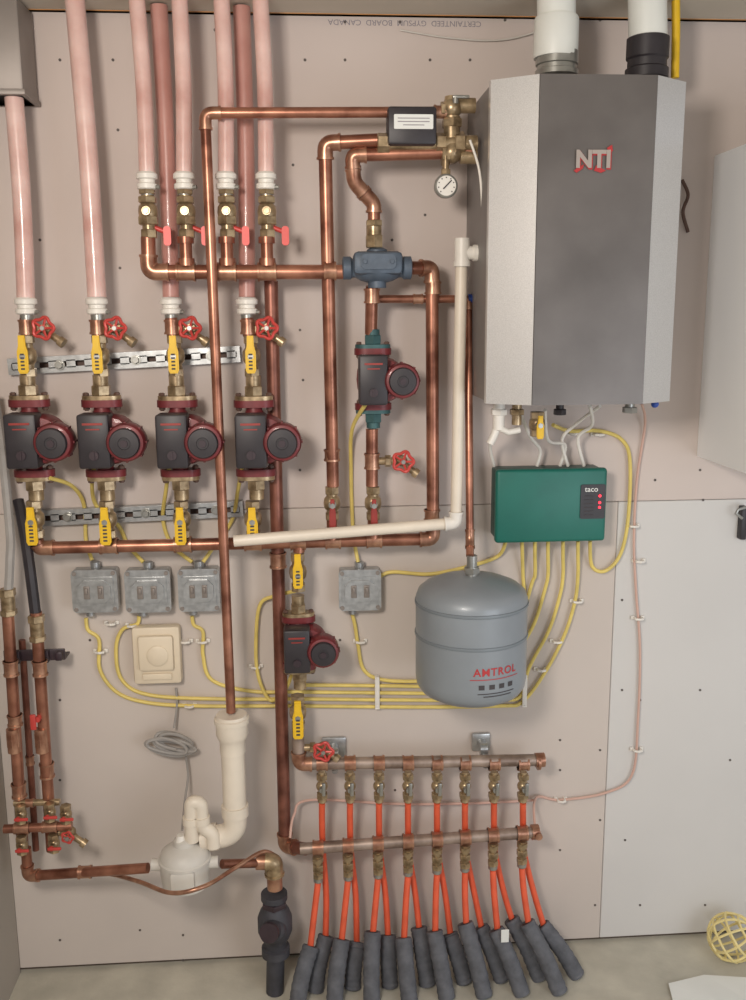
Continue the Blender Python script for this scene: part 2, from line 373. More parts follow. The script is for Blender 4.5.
for x,y in ((60,365),(136,360),(211,356),(68,517),(146,513),(216,510)):
    b=MB(P(x,y,.0262),m(.027)); b.hexa((0,0,0),(0,-5,0),3.5); b.cyl((0,0,0),(0,-1.5,0),5); solo('strut_bolt','hex bolt and washer on a steel strut','bolt',b,STE,'strut bolts')

run('copper_pipe','tall thin copper discharge pipe dropping into the white drain funnel','pipe',[(446,112,.18),(205,113,.18),(231,712,.18)],5,COP,10,COPF,[(440,112,.18,1,0,6)])
run('copper_pipe','long tarnished copper riser elbowing into the lower manifold','pipe',[(271,281,.06),(285,846,.06),(306,849,.11)],6.8,COPD,10,COPF,[(278,560,.06,0,1,8)])
run('copper_pipe','copper supply pipe from the boiler down to a valve','pipe',[(388,140,.17),(325,143,.15),(333,486,.10)],6.5,COP,10,COPF,[(332,455,.10,0,1,6)])
run('copper_pipe','bent copper pipe offsetting down into the mixing body','pipe',[(472,152,.18),(352,155,.16),(354,182,.15),(374,204,.14),(374,222,.14)],6.2,COP,9,COPF)
run('copper_pipe','copper pipe between mixing body and pump','pipe',[(372,286,.12),(371,334,.10)],6.2,COP,coup=[(372,296,.12,0,1,7)])
run('copper_pipe','thin copper branch to the expansion tank line','pipe',[(377,299,.085),(468,299,.085),(470,540,.17),(470,556,.2)],4,COP,6,COPF,[(418,299,.085,1,0,5)])
run('copper_pipe','copper pipe below the middle pump','pipe',[(372,429,.10),(372,486,.10)],6.2,COP,coup=[(372,461,.10,0,1,8)])
b=MB(P(374,233,.14),m(.14)); b.hexa((0,0,-14),(0,0,-2),9); b.cyl((0,0,-2),(0,0,6),7.5); b.hexa((0,0,6),(0,0,12),8.5); solo('brass_union','brass hex union above the blue mixing body','pipe fitting',b,BRA)
# mixing body
o=P(377,268,.14);k=m(.14); e=thing('mixing_valve','blue-grey cast iron mixing valve body between copper pipes','valve',o-Vector((0,0,20*k)))
b=MB(o,k); b.sph((0,0,0),1,28,(27,18,15)); b.rev([(8,-34),(11,-33),(11,-26),(9,-24),(10,-10),(10,10),(9,24),(11,26),(11,33),(8,34)],(0,0,0),(1,0,0),20); b.rev([(9,-19),(9,-10),(12,-9),(12,12),(10,14),(10,17),(7,19)]); b.box((0,-12,4),(48,12,22),5); part(e,'cast_body',b,BLUE)
b=MB(o,k); b.prism(rrect(34,14,5,0,5),-20.5,-18); part(e,'cover_plate',b,BLUE)
for i in (-1,1):
    q=MB(o,k); q.hexa((13*i,-20.5,5),(13*i,-22.5,5),2.2); part(e,'cover_bolt',q,BLUE)
pump(373,379,.10,.92,'red circulator pump hanging below the blue mixing valve',TEA,sh=6,fl=33,tot=53)
drain_valve(402,460,376,.10)
for x in (332,373): ball_valve(x,503,.10,36,.95,REDD,-10,'brass ball valve with dull red lever','valves with red handles',hl=34,hw=7)
for x in (332,373):
    b=MB(P(x,530,.10),m(.10)); b.cyl((0,0,12),(0,0,-10),5.5); b.cyl((0,0,-3),(0,0,-10),7.5); solo('copper_stub','short copper stub between valve and header','pipe fitting',b,COP,'short copper stubs')

# flow switch
o=P(411,130,.19);k=m(.19); e=thing('flow_switch','black rectangular control with white label clamped on copper pipe','pipe control',o-Vector((0,0,18*k)))
b=MB(o,k); b.box((0,0,2),(46,26,34),2.5); part(e,'switch_box',b,BLK)
b=MB(o,k); b.prism(rrect(37,13,1,1,5),-13.8,-13); part(e,'paper_label',b,PAPER)
b=MB(o,k)
for z in (8,5,2): b.box((1,-14,z),(30 if z!=2 else 20,.4,.7))
part(e,'label_lines',b,INK)
b=MB(o,k); b.hexa((-32,4,-11),(-20,4,-11),9); b.cyl((-20,4,-11),(30,4,-11),7); b.hexa((24,4,-11),(34,4,-11),9.5); part(e,'brass_tee',b,BRA)
o=P(452,110,.18);k=m(.18); e=thing('relief_valve','brass pressure relief valve and fittings at the boiler side','valve',o-Vector((0,0,40*k)))
b=MB(o,k); b.hexa((-11,0,0),(-4,0,0),7.5); b.sph((0,0,2),10); b.cyl((0,0,4),(0,0,12),8,7); b.cyl((0,0,-6),(0,0,-26),8); b.hexa((0,0,-8),(0,0,-16),10); b.cyl((4,0,4),(22,0,4),7); part(e,'valve_body',b,BRA)
b=MB(o,k); b.box((7,-9,10),(16,4,3),1); b.cyl((2,-8,4),(2,-8,11),3); part(e,'test_lever',b,STE)
b=MB(o,k); b.cyl((-10,0,-31),(24,0,-31),8.5); b.hexa((2,0,-31),(12,0,-31),12); b.hexa((-10,0,-41),(-2,0,-41),10); b.cyl((8,0,-42),(24,0,-42),7); b.sph((0,0,-38),11); part(e,'pipe_nipple',b,BRA)
o=P(446,186,.2);k=m(.2); e=thing('pressure_gauge','round pressure gauge with white dial hanging under pipes','gauge',o-Vector((0,0,11*k)))
b=MB(o,k); b.rev([(9,8),(11,7),(11.5,0),(11,-2),(9.5,-3),(9.5,-1.5),(0,-1.5)],(0,0,0),(0,1,0),28); part(e,'gauge_case',b,STE)
b=MB(o,k); b.cyl((0,-1.6,0),(0,-2.2,0),9.4,seg=28); part(e,'dial_face',b,WHI)
b=MB(o,k); b.tube([(-3,-2.8,-3),(5,-2.8,5)],.6,6)
for i in range(9):
    a=math.radians(-45+i*33.75); b.box((7.6*math.cos(a),-2.5,7.6*math.sin(a)),(1,.6,1))
part(e,'needle',b,INKD)
b=MB(o,k); b.cyl((0,3,11),(0,3,28),3.2); b.hexa((0,3,11),(0,3,16),5); part(e,'brass_stem',b,BRA)

# ---------- boiler
z1=P(560,74,.36).z; z0=P(560,405,.36).z
xa=P(487,240,.29).x; xb=P(536,240,.36).x; xc=P(650,240,.36).x; xd=P(677,240,.30).x
e=thing('boiler','wall-hung silver and charcoal gas boiler with angled front panels','boiler',((xa+xd)/2,-.15,z0))
def vbox(poly,za,zb):
    n=len(poly); mb=MB(); mb.add([(x,y,za) for x,y in poly]+[(x,y,zb) for x,y in poly],[list(range(n)),list(range(n,2*n))]+[[i,(i+1)%n,(i+1)%n+n,i+n] for i in range(n)]); return mb
part(e,'casing',vbox([(xa+.004,-.002),(xa+.004,-.285),(xd-.004,-.285),(xd-.004,-.002)],z0+.004,z1-.004),BCAS,smooth=False)
part(e,'side_panel',vbox([(xa,-.285),(xa,-.305),(xb-.001,-.36),(xb-.001,-.352),(xb-.03,-.285)],z0,z1),BSIL,'angled brushed silver panel',False)
part(e,'side_panel',vbox([(xc+.001,-.352),(xc+.001,-.36),(xd,-.305),(xd,-.285),(xc+.03,-.285)],z0,z1),BSIL,'angled brushed silver panel',False)
part(e,'front_panel',vbox([(xb,-.286),(xb,-.362),(xc,-.362),(xc,-.286)],z0,z1),BDRK,'charcoal textured centre panel',False)
lo=P(593,160,.364);kk=m(.364)
part(e,'logo_lettering',textmb('NTI',22,lo,kk,.9,depth=1.4,sx=.98),LOGO,smooth=False)
b=MB(lo,kk); b.prism([(-19,-10),(-9,-4),(-10,-8),(-16,-12)],-1.2,-.4); b.prism([(3,-5),(13,-10),(8,-12),(1,-10)],-1.2,-.4); b.prism([(13,11),(18,14),(19,8),(15,7)],-1.2,-.4)
part(e,'logo_swoosh',b,LRED,smooth=False)
part(e,'logo_outline',textmb('NTI',22,lo+Vector((kk*.8,0,-kk*1.0)),kk,1.3,depth=.7,sx=.98),LRED,'red outline behind the letters',False)
BC=mat('blue_cap',(50,84,170),.4)
for (x,y0_,y1_,r,M) in ((499,405,430,6,WHI),(517,405,425,5,BRA),(560,405,414,4,BLK),(630,403,412,5,STE)):
    b=MB(P(x,y0_,.2),m(.2)); b.cyl((0,0,2),(0,0,-(y1_-y0_)),r); b.hexa((0,0,-4),(0,0,-10),r+2.5); part(e,'bottom_connection',b,M)
b=MB(P(655,403,.25),m(.25)); b.sph((0,0,-1),4); part(e,'blue_cap',b,BC,'small blue plug')
ball_valve(537,424,.2,28,.9,YEL,-2,'small brass gas valve with yellow handle under the boiler','valves with yellow levers',hl=26,hw=8)
b=MB(P(498,428,.2),m(.2)); b.tube(fillet([Vector((-2,0,-2)),Vector((-4,0,-8)),Vector((-8,0,-16))],5),4); b.tube([(2,-2,0),(10,-3,-4),(22,-2,-2)],3.2); solo('drain_elbow','white plastic drain elbow under the boiler','pipe fitting',b,WHI)
def vent(x0,x1,ytop,ybot,ycuff,r,ringm,lab,d=.2):
    a=P((x0),ytop,d);bb=P(x1,ybot,d);k=m(d); a.z=CEIL-.004
    e=thing('vent_pipe',lab,'vent pipe',bb,'boiler vent pipes'); q=P(x1,ycuff,d)
    mb=MB(); mb.tube([a,q],r*k,28); part(e,'plastic_pipe',mb,PVW)
    mb=MB(q,k); h=(ybot-ycuff); mb.rev([(r,4),(r+2,3),(r+2,-h*.45),(r+.5,-h*.5),(r+.5,-h*.7),(r+2.5,-h*.75),(r+2.5,-h),(r,-h-1)],seg=28); part(e,'coupling_collar',mb,ringm)
    return e
v=vent(556,557,0,74,56,18,STE,'white plastic vent pipe with grey collar on the boiler top')
mb=MB(P(556,38,.2),m(.2)); mb.rev([(19,-18),(20.5,-18),(21,-16),(21,16),(20,18),(19,18)],seg=28); part(v,'pipe_socket',mb,PVW)
vent(647,648,0,75,42,18,BLK,'white plastic vent pipe with black rubber coupling on the boiler top')
a=P(676,-5,.16);a.z=CEIL-.004; mb=MB(); mb.tube([a,P(676,30,.16),P(675,78,.16)],4*m(.16),12); solo('gas_line','yellow coated gas line rising beside the vent','gas pipe',mb,YEL)
run('plastic_pipe','cream plastic pipe sloping across and rising beside the boiler','pipe',[(234,541,.15),(456,523,.15),(462,240,.15)],6,PVC,7,WHI)
b=MB(P(462,253,.15),m(.15)); b.cyl((0,0,14),(0,0,-13),7.5); b.cyl((0,0,0),(17,0,0),6.5); b.cyl((11,0,0),(17,0,0),8); b.cyl((0,0,-8),(0,0,-13),8.5); solo('pipe_tee','white plastic tee on the rising plastic pipe','pipe fitting',b,WHI)
b=MB(P(477,299,.085),m(.085)); b.cyl((-9,0,0),(0,0,0),5); b.hexa((-3,-1,0),(4,-1,0),7); solo('line_connector','small blue and brass connector beside the boiler pipe','pipe fitting',b,BC)

# ---------- expansion tank
o=P(471,636,.2);k=m(.2); e=thing('expansion_tank','grey steel expansion tank with red and black lettering','tank',o-Vector((0,0,67*k)))
R=59
b=MB(o,k); b.rev([(0,-65),(26,-64.5),(44,-62),(53,-57),(57.5,-50),(58.6,-42),(58.6,2),(58.6,8),(58.6,36),(58.6,44),(56,51),(49,57),(37,62),(20,66),(8,67),(0,67)],seg=64); part(e,'tank_shell',b,TANK)
b=MB(o,k); 
for z in (39,5): b.rev([(58.6,z-2),(59.6,z-1.4),(59.8,z),(59.6,z+1.4),(58.6,z+2)],seg=64)
part(e,'weld_seam',b,TSEAM)
b=MB(o,k); b.cyl((0,0,64),(0,0,76),7); b.hexa((0,0,69),(0,0,75),8.5); b.cyl((0,0,76),(0,0,88),5.5); part(e,'top_fitting',b,STE)
def cylmap(xo,zo): return lambda x,z: Vector((R*math.sin((x+xo)/R),-R*math.cos((x+xo)/R),z+zo))
part(e,'brand_lettering',textmb('AMTROL',11.5,o,k,.2,cylmap(17,-19),space=1.12),LRED,smooth=False)
b=MB(o,k); mp=cylmap(17,0)
def patch(x0,x1,za,zb,n=6):
    vs=[];
    for i in range(n+1):
        x=x0+(x1-x0)*i/n; vs+= [mp(x,za),mp(x,zb)]
    b.add(vs,[[2*i,2*i+2,2*i+3,2*i+1] for i in range(n)])
for i in range(4): patch(-19+i*11,-13+i*11,-37,-32,2)
patch(-20,22,-42,-41); patch(-14,18,-45,-44)
part(e,'label_symbols',b,INKD,smooth=False)
b=MB(o,k); patch(-28,28,-26.8,-26,10); part(e,'label_underline',b,LRED,smooth=False)

# ---------- green zone controller
o=P(550,505,.08);k=m(.08);dp=.078/k; e=thing('zone_controller','green wall-mounted pump relay control box with red indicator lights','control box',o-Vector((0,0,38*k)))
b=MB(o,k); b.box((0,dp/2+1,0),(112,dp-2,74),3); part(e,'enclosure',b,GRND)
b=MB(o,k); b.box((0,-1,0),(116,10,77),3.5,3); part(e,'front_cover',b,GRN)
b=MB(o,k); b.prism(rrect(26,36,2,43,4),-7,-5.8); part(e,'indicator_panel',b,BLK)
for z in (10,3,-2):
    b=MB(o,k); b.cyl((50,-7,z),(50,-8,z),1.4,seg=10); part(e,'indicator_light',b,LED)
part(e,'brand_lettering',textmb('taco',8,o+Vector((41*k,0,17*k)),k,.1,depth=7.5),PAPER,smooth=False)
b=MB(o,k)
for z in (10,6,2,-2,-6,-10): b.box((39,-7.3,z),(9,.5,.8))
part(e,'panel_marks',b,INKD)

# ---------- junction boxes
def jbox(x,y,w=46,h=46):
    o=P(x,y,.045);k=m(.045);dp=.044/k; e=thing('junction_box','square galvanised steel electrical box with switch cover','electrical box',o-Vector((0,0,h/2*k)),'steel junction boxes')
    b=MB(o,k); b.box((0,dp/2,0),(w-2,dp,h-2),2); b.cyl((0,dp*.5,h/2-2),(0,dp*.5,h/2+6),5); b.cyl((-8,dp*.5,-h/2+2),(-8,dp*.5,-h/2-6),4.5); part(e,'box_body',b,GAL)
    b=MB(o,k); b.prism(rrect(w,h,5),-1.5,0); b.prism(rrect(w*.84,h*.66,3),-3,-1.5); b.prism([(x_*w*.36,z_*h*.26) for x_,z_ in ((-1,.5),(-.6,1),(.6,1),(1,.5),(1,-.5),(.6,-1),(-.6,-1),(-1,-.5))],-5.5,-3); part(e,'cover_plate',b,GAL)
    for sx in (-1,1):
        q=MB(o,k); q.box((sx*w*.15,-6.2,0),(w*.13,1.4,h*.3),.5); q.box((sx*w*.15,-8,2),(3,3.4,6),.8); part(e,'toggle_switch',q,DUCT)
    for sx,sz in ((1,1),(-1,-1),(1,-1),(-1,1)):
        q=MB(o,k); q.cyl((sx*w*.42,-1.5,sz*h*.42),(sx*w*.42,-3,sz*h*.42),2.2,seg=12); part(e,'screw',q,DUCT)
jbox(95,591,46,45); jbox(148,591,46,45); jbox(199,590,42,45); jbox(360,590,44,44)
o=P(157,655,.03);k=m(.03); e=thing('thermostat','cream plastic thermostat box with round dial outline','thermostat',o-Vector((0,0,31*k)))
b=MB(o,k); b.box((0,4,0),(49,14,62),3); part(e,'back_plate',b,BEI)
b=MB(o,k); b.box((0,-5,4),(36,7,38),3); b.box((0,-4,-22),(30,3,7),1.2); part(e,'front_cover',b,BEI)
b=MB(o,k); b.rev([(11,0),(11,1),(9.5,2),(0,2)],(2,-8.5,2),(0,-1,0),24); part(e,'dial',b,BEI)

# ---------- third pump column
run('copper_pipe',H+'stub from the header to the lower pump','pipe',[(299,545,.1),(299,552,.1)],6,COP)
ball_valve(298,572,.1,40,1,YEL,5,'brass ball valve with yellow lever above the lower pump','valves with yellow levers')
pump(299,642,.10,.88,'red circulator pump feeding the floor-heating manifold',sh=6,fl=33,tot=58)
ball_valve(298,712,.1,38,1,YEL,-2,'brass ball valve with yellow lever below the lower pump','valves with yellow levers',hl=42,hw=11)
# ---------- manifolds
run('supply_manifold','copper supply manifold with a row of small valves','manifold',[(298,731,.1),(299,764,.1),(537,760,.1)],6.5,MANI,9,COPF,[(x,763,.1,1,0,6) for x in (322,350,379,408,437,465,494,523)])
run('return_manifold','dull copper return manifold above the orange tubes','manifold',[(300,849,.11),(537,832,.11)],6.5,MANI,9,None,[(x,849-(x-300)*.072,.11,1,0,6) for x in (318,348,378,408,437,465,493,522)])
drain_valve(323,747,303,.10)
b=MB(P(537,760,.1),m(.1)); b.cyl((-2,0,0),(8,0,0),7.8); b.cyl((0,0,-2),(3,0,-2),9); solo('end_cap','copper end cap closing a manifold','pipe fitting',b,COPF,'manifold end caps')
b=MB(P(535,832,.11),m(.11)); b.cyl((-4,0,0),(4,0,0),8.4); b.cyl((2,-3,0),(2,-11,0),4); solo('end_cap','copper end cap closing a manifold','pipe fitting',b,COPF,'manifold end caps')
for (x,y,w,h) in ((334,747,26,22),(481,742,20,20)):
    b=MB(P(x,y,.012),m(.012)); b.box((0,1,0),(w,5,h),1.5); b.cyl((0,-1,0),(0,-14,-1),5); b.cyl((4,-14,-1),(-4,-14,-1),6.5); b.cyl((0,-8,-2),(0,-30,-14),3); solo('pipe_bracket','small galvanised wall bracket holding the manifold','bracket',b,GAL,'manifold wall brackets')
xt=[322,350,379,408,437,465,494,523]; xb_=[318,348,378,408,437,465,493,522]
TX=lambda j:311+15.4*j
for i in range(8):
    o=P(xt[i],786,.1);k=m(.1); e=thing('manifold_valve','small brass and chrome balancing valve under the manifold','valve',o-Vector((0,0,17*k)),'supply manifold valves')
    b=MB(o,k); b.cyl((0,0,17),(0,0,-17),4); b.hexa((0,0,14),(0,0,8),6.5); b.sph((0,0,0),6.5); b.hexa((0,0,-8),(0,0,-14),6.5); b.cyl((0,0,-14),(0,0,-18),5); part(e,'valve_body',b,BRA)
    b=MB(o,k); b.cyl((0,-5,0),(0,-11,0),3); b.box((1.5,-12,2),(4,3,15),1.2); part(e,'lever_handle',b,STE)
    yy=849-(xb_[i]-300)*.072
    o=P(xb_[i],yy+20,.11); e=thing('manifold_fitting','small brass fitting connecting orange tube to the return manifold','pipe fitting',o-Vector((0,0,16*k)),'return manifold fittings')
    b=MB(o,k); b.cyl((0,0,14),(0,0,-14),4); b.hexa((0,0,4),(0,0,-3),6.3); b.hexa((0,0,-6),(0,0,-12),6); b.cyl((0,0,13),(0,0,8),6); part(e,'fitting_body',b,BRA)
    b=MB(o,k); b.cyl((0,0,-12),(0,0,-16),5.2); part(e,'crimp_ring',b,STE)
    def sl(j,s0,via,dd):
        tx=TX(j); ty=941-1.4*j+(5 if j%3==0 else -4 if j%3==1 else 1); bx=297+18.3*j
        top=P(tx,ty,dd); bt=P(bx,983,dd); bt.z=.003; bt.y=-dd-(.06 if dd>.1 else .045); top_in=top+(bt-top)*.08
        mb=MB(); mb.tube(crom(s0+[P(*q) for q in via]+[top_in]),3.6*m(.1),10); solo('orange_tube','orange plastic floor-heating tube entering a foam sleeve','tube',mb,ORG,'orange floor-heating tubes')
        q=MB(); dv=bt-top; mid=top+dv*.5+Vector((-.005*(7.5-j)/7.5,-.006,.004)); pth=crom([top,mid,bt],14); kk=m(.1)
        q.tube(pth,[8.8*kk]+[(9.3+.35*math.sin(ii*1.9+j)+.25*random.uniform(-1,1))*kk for ii in range(len(pth)-1)],18); so=solo('foam_sleeve','dark grey foam pipe insulation sleeve standing on the concrete','pipe insulation',q,FOAM,'foam pipe sleeves')
        rg=MB(); tt=(pth[0]-pth[1]).normalized(); rg.cyl(pth[0],pth[0]+tt*.0012,6.0*kk,5.2*kk,seg=16); part(so,'sleeve_mouth',rg,BLK)
    rx=TX(2*i)
    sl(2*i,[P(xb_[i],yy+35,.11)],[((xb_[i]*.6+rx*.4),yy+58,.12)],.132)
    sx=TX(2*i+1)
    sl(2*i+1,[P(xt[i],803,.1),P(xt[i],822,.085),P(xt[i]+1,852,.075)],[(xt[i]*.5+sx*.5+2,895,.08)],.090)
b=MB(P(505,936,.168),m(.17)); b.box((0,0,0),(9,.8,16),.3,1); solo('paper_tag','small white paper tag stuck to a foam sleeve','tag',b,PAPER)

# ---------- drain assembly
o=P(232,730,.18);k=m(.18); e=thing('drain_pipe','cream plastic drain funnel and pipe beside the copper riser','drain pipe',o-Vector((0,0,120*k)))
b=MB(o,k); b.rev([(14,18),(16,18),(17,15),(17,-4),(15,-9),(13.5,-12),(13.5,-25),(12,-25),(12,-9),(14,0)],seg=28); b.rev([(17,9),(18.5,9),(18.5,14),(17,15)],seg=28); part(e,'funnel_cup',b,PVC)
b=MB(o,k); b.tube(fillet([Vector((0,0,-22)),Vector((0,0,-121)),Vector((-38,0,-124))],18),12.5,22); b.cyl((0,0,-98),(0,0,-86),14.5); b.cyl((-20,0,-122),(-29,0,-123),14.5); part(e,'drain_leg',b,PVC)
b=MB(P(200,830,.205),k); b.tube(fillet([Vector((14,0,-20)),Vector((13,0,-4)),Vector((2,0,4)),Vector((2,0,31)),Vector((-8,0,33)),Vector((-9,0,-2)),Vector((-9,0,-12))],8),7.5,16); b.cyl((-9,0,8),(-9,0,16),9); b.cyl((2,0,8),(2,0,16),9); solo('trap_pipe','cream plastic U-shaped trap joining the drain','drain pipe',b,PVC)
o=P(185,862,.2);k=m(.2); e=thing('condensate_pump','squat off-white plastic condensate pump housing beside the drain','pump',o-Vector((0,0,28*k)))
b=MB(o,k); b.rev([(22,-27),(25,-25),(26.5,-10),(27,6),(25,13),(19,18),(12,22),(11,27),(8,29),(0,29.5)],seg=32); b.rev([(27,3),(28.2,3),(28.2,6),(27,7)],seg=32); b.box((0,-23,-8),(26,9,22),2.5); part(e,'pump_housing',b,GRYP)
for sg in (-1,1):
    b=MB(o,k); b.cyl((sg*22,0,-2),(sg*36,0,-1),6.5); part(e,'pipe_port',b,GRYP)
b=MB(o,k); b.cyl((-3,-3,27),(-3,-3,34),6,4); part(e,'top_cap',b,WHI)
pts=[]
o=P(173,741,.02);k=m(.02)
for i in range(150):
    a=2*math.pi*i/22; j=i/150
    pts.append(o+k*Vector((math.cos(a)*(21-5*math.sin(j*9))+3*math.sin(j*7),-6-4*j+2*math.sin(a*1.3),math.sin(a)*(7+3*math.sin(j*11))+math.cos(a)*-5+3*math.cos(j*5))))
b=MB(); b.tube(pts,1.9*k,7); solo('coiled_cord','grey thin electrical cord coiled and hung on the wall','cord',b,GCORD)
cable('power_cord','grey cord dropping from the thermostat to the coil',[(176,688,.01),(177,705,.015),(174,728,.03)],1.2,GCORD,cat='cord')
cable('power_cord','grey cord from the coil down to the condensate pump',[(185,752,.03),(188,775,.03),(185,800,.08),(182,830,.19)],1.2,GCORD,cat='cord')
mbp=[P(*q) for q in ((78,872,.12),(110,874,.14),(140,882,.22),(172,893,.30),(205,886,.30),(235,868,.2),(262,852,.14),(276,856,.12))]
b=MB(); b.tube(crom(mbp),2.4*m(.2),10); solo('copper_tube','thin soft copper tube looping around the condensate pump','tube',b,COPF)
run('copper_pipe','low copper pipe from the manifold corner to the condensate pump','pipe',[(26,848,.12),(28,876,.12),(148,868,.2)],5.5,COP,8,COPF,[(85,872,.155,1,0,7)])
run('copper_pipe','short copper pipe between pump and drain valve','pipe',[(222,864,.2),(262,863,.14)],5,COP)
run('copper_elbow','thick copper elbow turning down into a dark valve','pipe fitting',[(256,862,.14),(274,862,.14),(275,888,.14)],8.5,COPF,11,BRA)
o=P(275,924,.13);k=m(.13)*1.12; e=thing('check_valve','dark cast check valve standing at the wall base','valve',o-Vector((0,0,38*k)))
b=MB(o,k); b.rev([(9,34),(13,34),(13,28),(10,26),(10,22),(14,16),(17,8),(17,-6),(14,-14),(11,-18),(11,-24),(14,-25),(14,-33),(10,-34)],seg=24); b.cyl((0,-8,2),(-4,-24,8),11,9); b.sph((0,-12,2),12); part(e,'valve_body',b,CAST)
b=MB(o,k); b.cyl((-4,-23,8),(-5,-27,9),9.5); b.hexa((0,0,20),(0,0,26),13); part(e,'valve_cap',b,DGR)
b=MB(o,k); fz=(o.z)/k; b.tube([(0,0,-30),(-2,0,-fz+.5)],9,16); part(e,'outlet_pipe',b,CAST)

# ---------- lower-left cluster
G2='vertical copper pipes near the corner'
run('copper_pipe','vertical copper pipe near the wall corner','pipe',[(7,600,.13),(23,850,.12)],6,COP,coup=[(11,668,.13,0,1,8),(15,720,.125,0,1,6),(19,790,.12,0,1,8)],group=G2)
run('copper_pipe','vertical copper pipe near the wall corner','pipe',[(36,612,.13),(52,850,.12)],6,COP,coup=[(40,668,.13,0,1,8),(47,770,.12,0,1,8)],group=G2)
run('copper_pipe','thin copper pipe between the corner pipes','pipe',[(22,640,.06),(36,850,.06)],3.5,COPD,coup=[(30,760,.06,0,1,5)],group=G2)
cable('black_hose','black rubber hose dropping beside the corner',[(18,500,.06),(24,530,.09),(30,570,.12),(36,618,.13)],5.5,BLK,cat='hose')
cable('grey_hose','pale grey plastic hose along the corner',[(-6,395,.06),(2,450,.06),(10,530,.1),(10,560,.13),(8,602,.13)],4.5,GCORD,cat='hose')
for x,y in ((8,602),(37,628)):
    b=MB(P(x,y,.13),m(.13)); b.hexa((0,0,14),(0,0,6),8.5); b.cyl((0,0,6),(0,0,-8),7); b.hexa((0,0,-8),(0,0,-14),8.5); solo('brass_union','brass hex union on a vertical copper pipe','pipe fitting',b,BRA,'brass unions near the corner')
b=MB(P(33,657,.1),m(.1)); b.box((0,6,0),(62,3,12),.8); b.box((0,16,-5),(62,18,2)); b.box((-21,2,0),(16,8,14),2); b.box((8,2,0),(16,8,14),2); b.box((26,2,0),(8,8,10),2); solo('pipe_clamp_bar','dark steel clamp bar holding the corner pipes','bracket',b,DGR)
b=MB(P(36,716,.13),m(.13)); b.cyl((4,0,0),(4,-10,0),3); b.box((0,-11,-2),(6,3,17),1.2); solo('red_lever','small red lever on a copper pipe valve','valve handle',b,REDH)
for x,y in ((36,740),(8,740)):
    b=MB(P(x,y,.13),m(.13)); b.hexa((6,-1,9),(6,-1,-7),7); b.cyl((6,-1,13),(6,-1,-13),6.6); solo('brass_union','brass valve body on a vertical copper pipe','pipe fitting',b,COPF,'brass unions near the corner')
run('manifold_pipe','short horizontal copper cross pipe joining the corner pipes','pipe',[(4,829,.15),(72,826,.15)],4.8,COP,coup=[(22,828,.15,1,0,8),(50,827,.15,1,0,8)])
run('manifold_pipe','short horizontal copper cross pipe joining the corner pipes','pipe',[(14,803,.13),(60,802,.13)],3.6,BRA,coup=[(30,803,.13,1,0,4)])
for x,y in ((21,814),(50,812),(22,845),(54,843),(66,814)):
    o=P(x,y,.15);k=m(.15)*.85; e=thing('small_valve','small brass valve with dull red lever on corner pipes','valve',o-Vector((0,0,10*k)),'small valves near the corner')
    b=MB(o,k); b.hexa((0,0,12),(0,0,5),7); b.sph((0,0,0),7.5); b.hexa((0,0,-5),(0,0,-12),7); b.cyl((0,0,0),(0,-12,0),3.5); part(e,'valve_body',b,BRA)
    b=MB(o,k); b.cyl((0,-12,0),(0,-14,0),3); b.box((4,-14,0),(17,2.5,4),1); part(e,'lever_handle',b,REDH)
drain_valve(70,832,58,.15,6)
b=MB(); c=P(28,98,.1); b.box(((xl+.001+c.x)/2,-.07,(CEIL+c.z)/2-.002),(c.x-xl-.002,.12,CEIL-c.z-.004),.006); b.box(((xl+.001+c.x)/2,-.07,c.z+.006),(c.x-xl+.006,.13,.012),.002); solo('metal_duct','grey sheet metal duct in the upper corner','duct',b,DUCT)

# ---------- cables
YL='thin yellow electrical cable stapled to the drywall'; YG='yellow electrical cables'
def yc(pts,lab=YL): cable('yellow_cable',lab,[(q[0],q[1],(.012 if len(q)==2 else q[2])) for q in pts],2.0,YCAB,YG)
def lane(xr_,yl,off):
    return [(500-off,yl,.012),(522-off*.3,yl-4,.012),(xr_-34,yl-32,.013),(xr_-14,yl-70,.013),(xr_-3,yl-105,.014),(xr_,575,.018),(xr_,556,.03),(xr_,541,.045)]
yc([(86,618),(88,630),(99,640),(100,670),(118,693),(150,703),(200,706),(260,706),(300,706),(420,707)]+lane(578,706,0))
yc([(139,616),(137,624),(122,630),(116,650),(122,680),(150,695),(220,699),(300,699),(400,700)]+lane(563,700,5))
yc([(192,616),(194,625),(203,632),(203,655),(212,680),(250,691),(300,692),(400,693)]+lane(548,694,10))
yc([(300,685),(400,686)]+lane(535,688,15))
yc([(352,614),(355,625),(358,645),(364,670),(384,680),(430,681),(500,678),(520,660),(524,600),(523,575),(522,541,.045)])
yc([(378,578),(392,572),(430,574),(470,566),(498,556),(506,541,.045)])
yc([(300,590,.05),(275,596,.025),(260,605,.02),(256,640,.02),(258,675,.022),(270,700,.022),(285,690,.04),(293,670,.08)])
yc([(50,478,.12),(72,486,.06),(84,505),(86,540),(92,560,.03)])
yc([(96,462,.12),(92,480,.08),(96,505),(118,525),(128,545),(143,562,.03)])
yc([(170,462,.12),(166,490,.07),(163,520),(172,545),(192,562,.03)])
yc([(243,462,.12),(238,490,.06),(232,520),(215,545),(203,562,.03)])
yc([(365,405,.15),(352,430,.05),(351,470),(353,530),(358,562,.03)])
yc([(553,425,.1),(570,431,.03),(600,431),(622,440),(630,462),(628,520),(620,555),(605,571),(592,566),(590,541,.045)],'yellow cable looping around the green control box')
WG='white wires under the boiler'
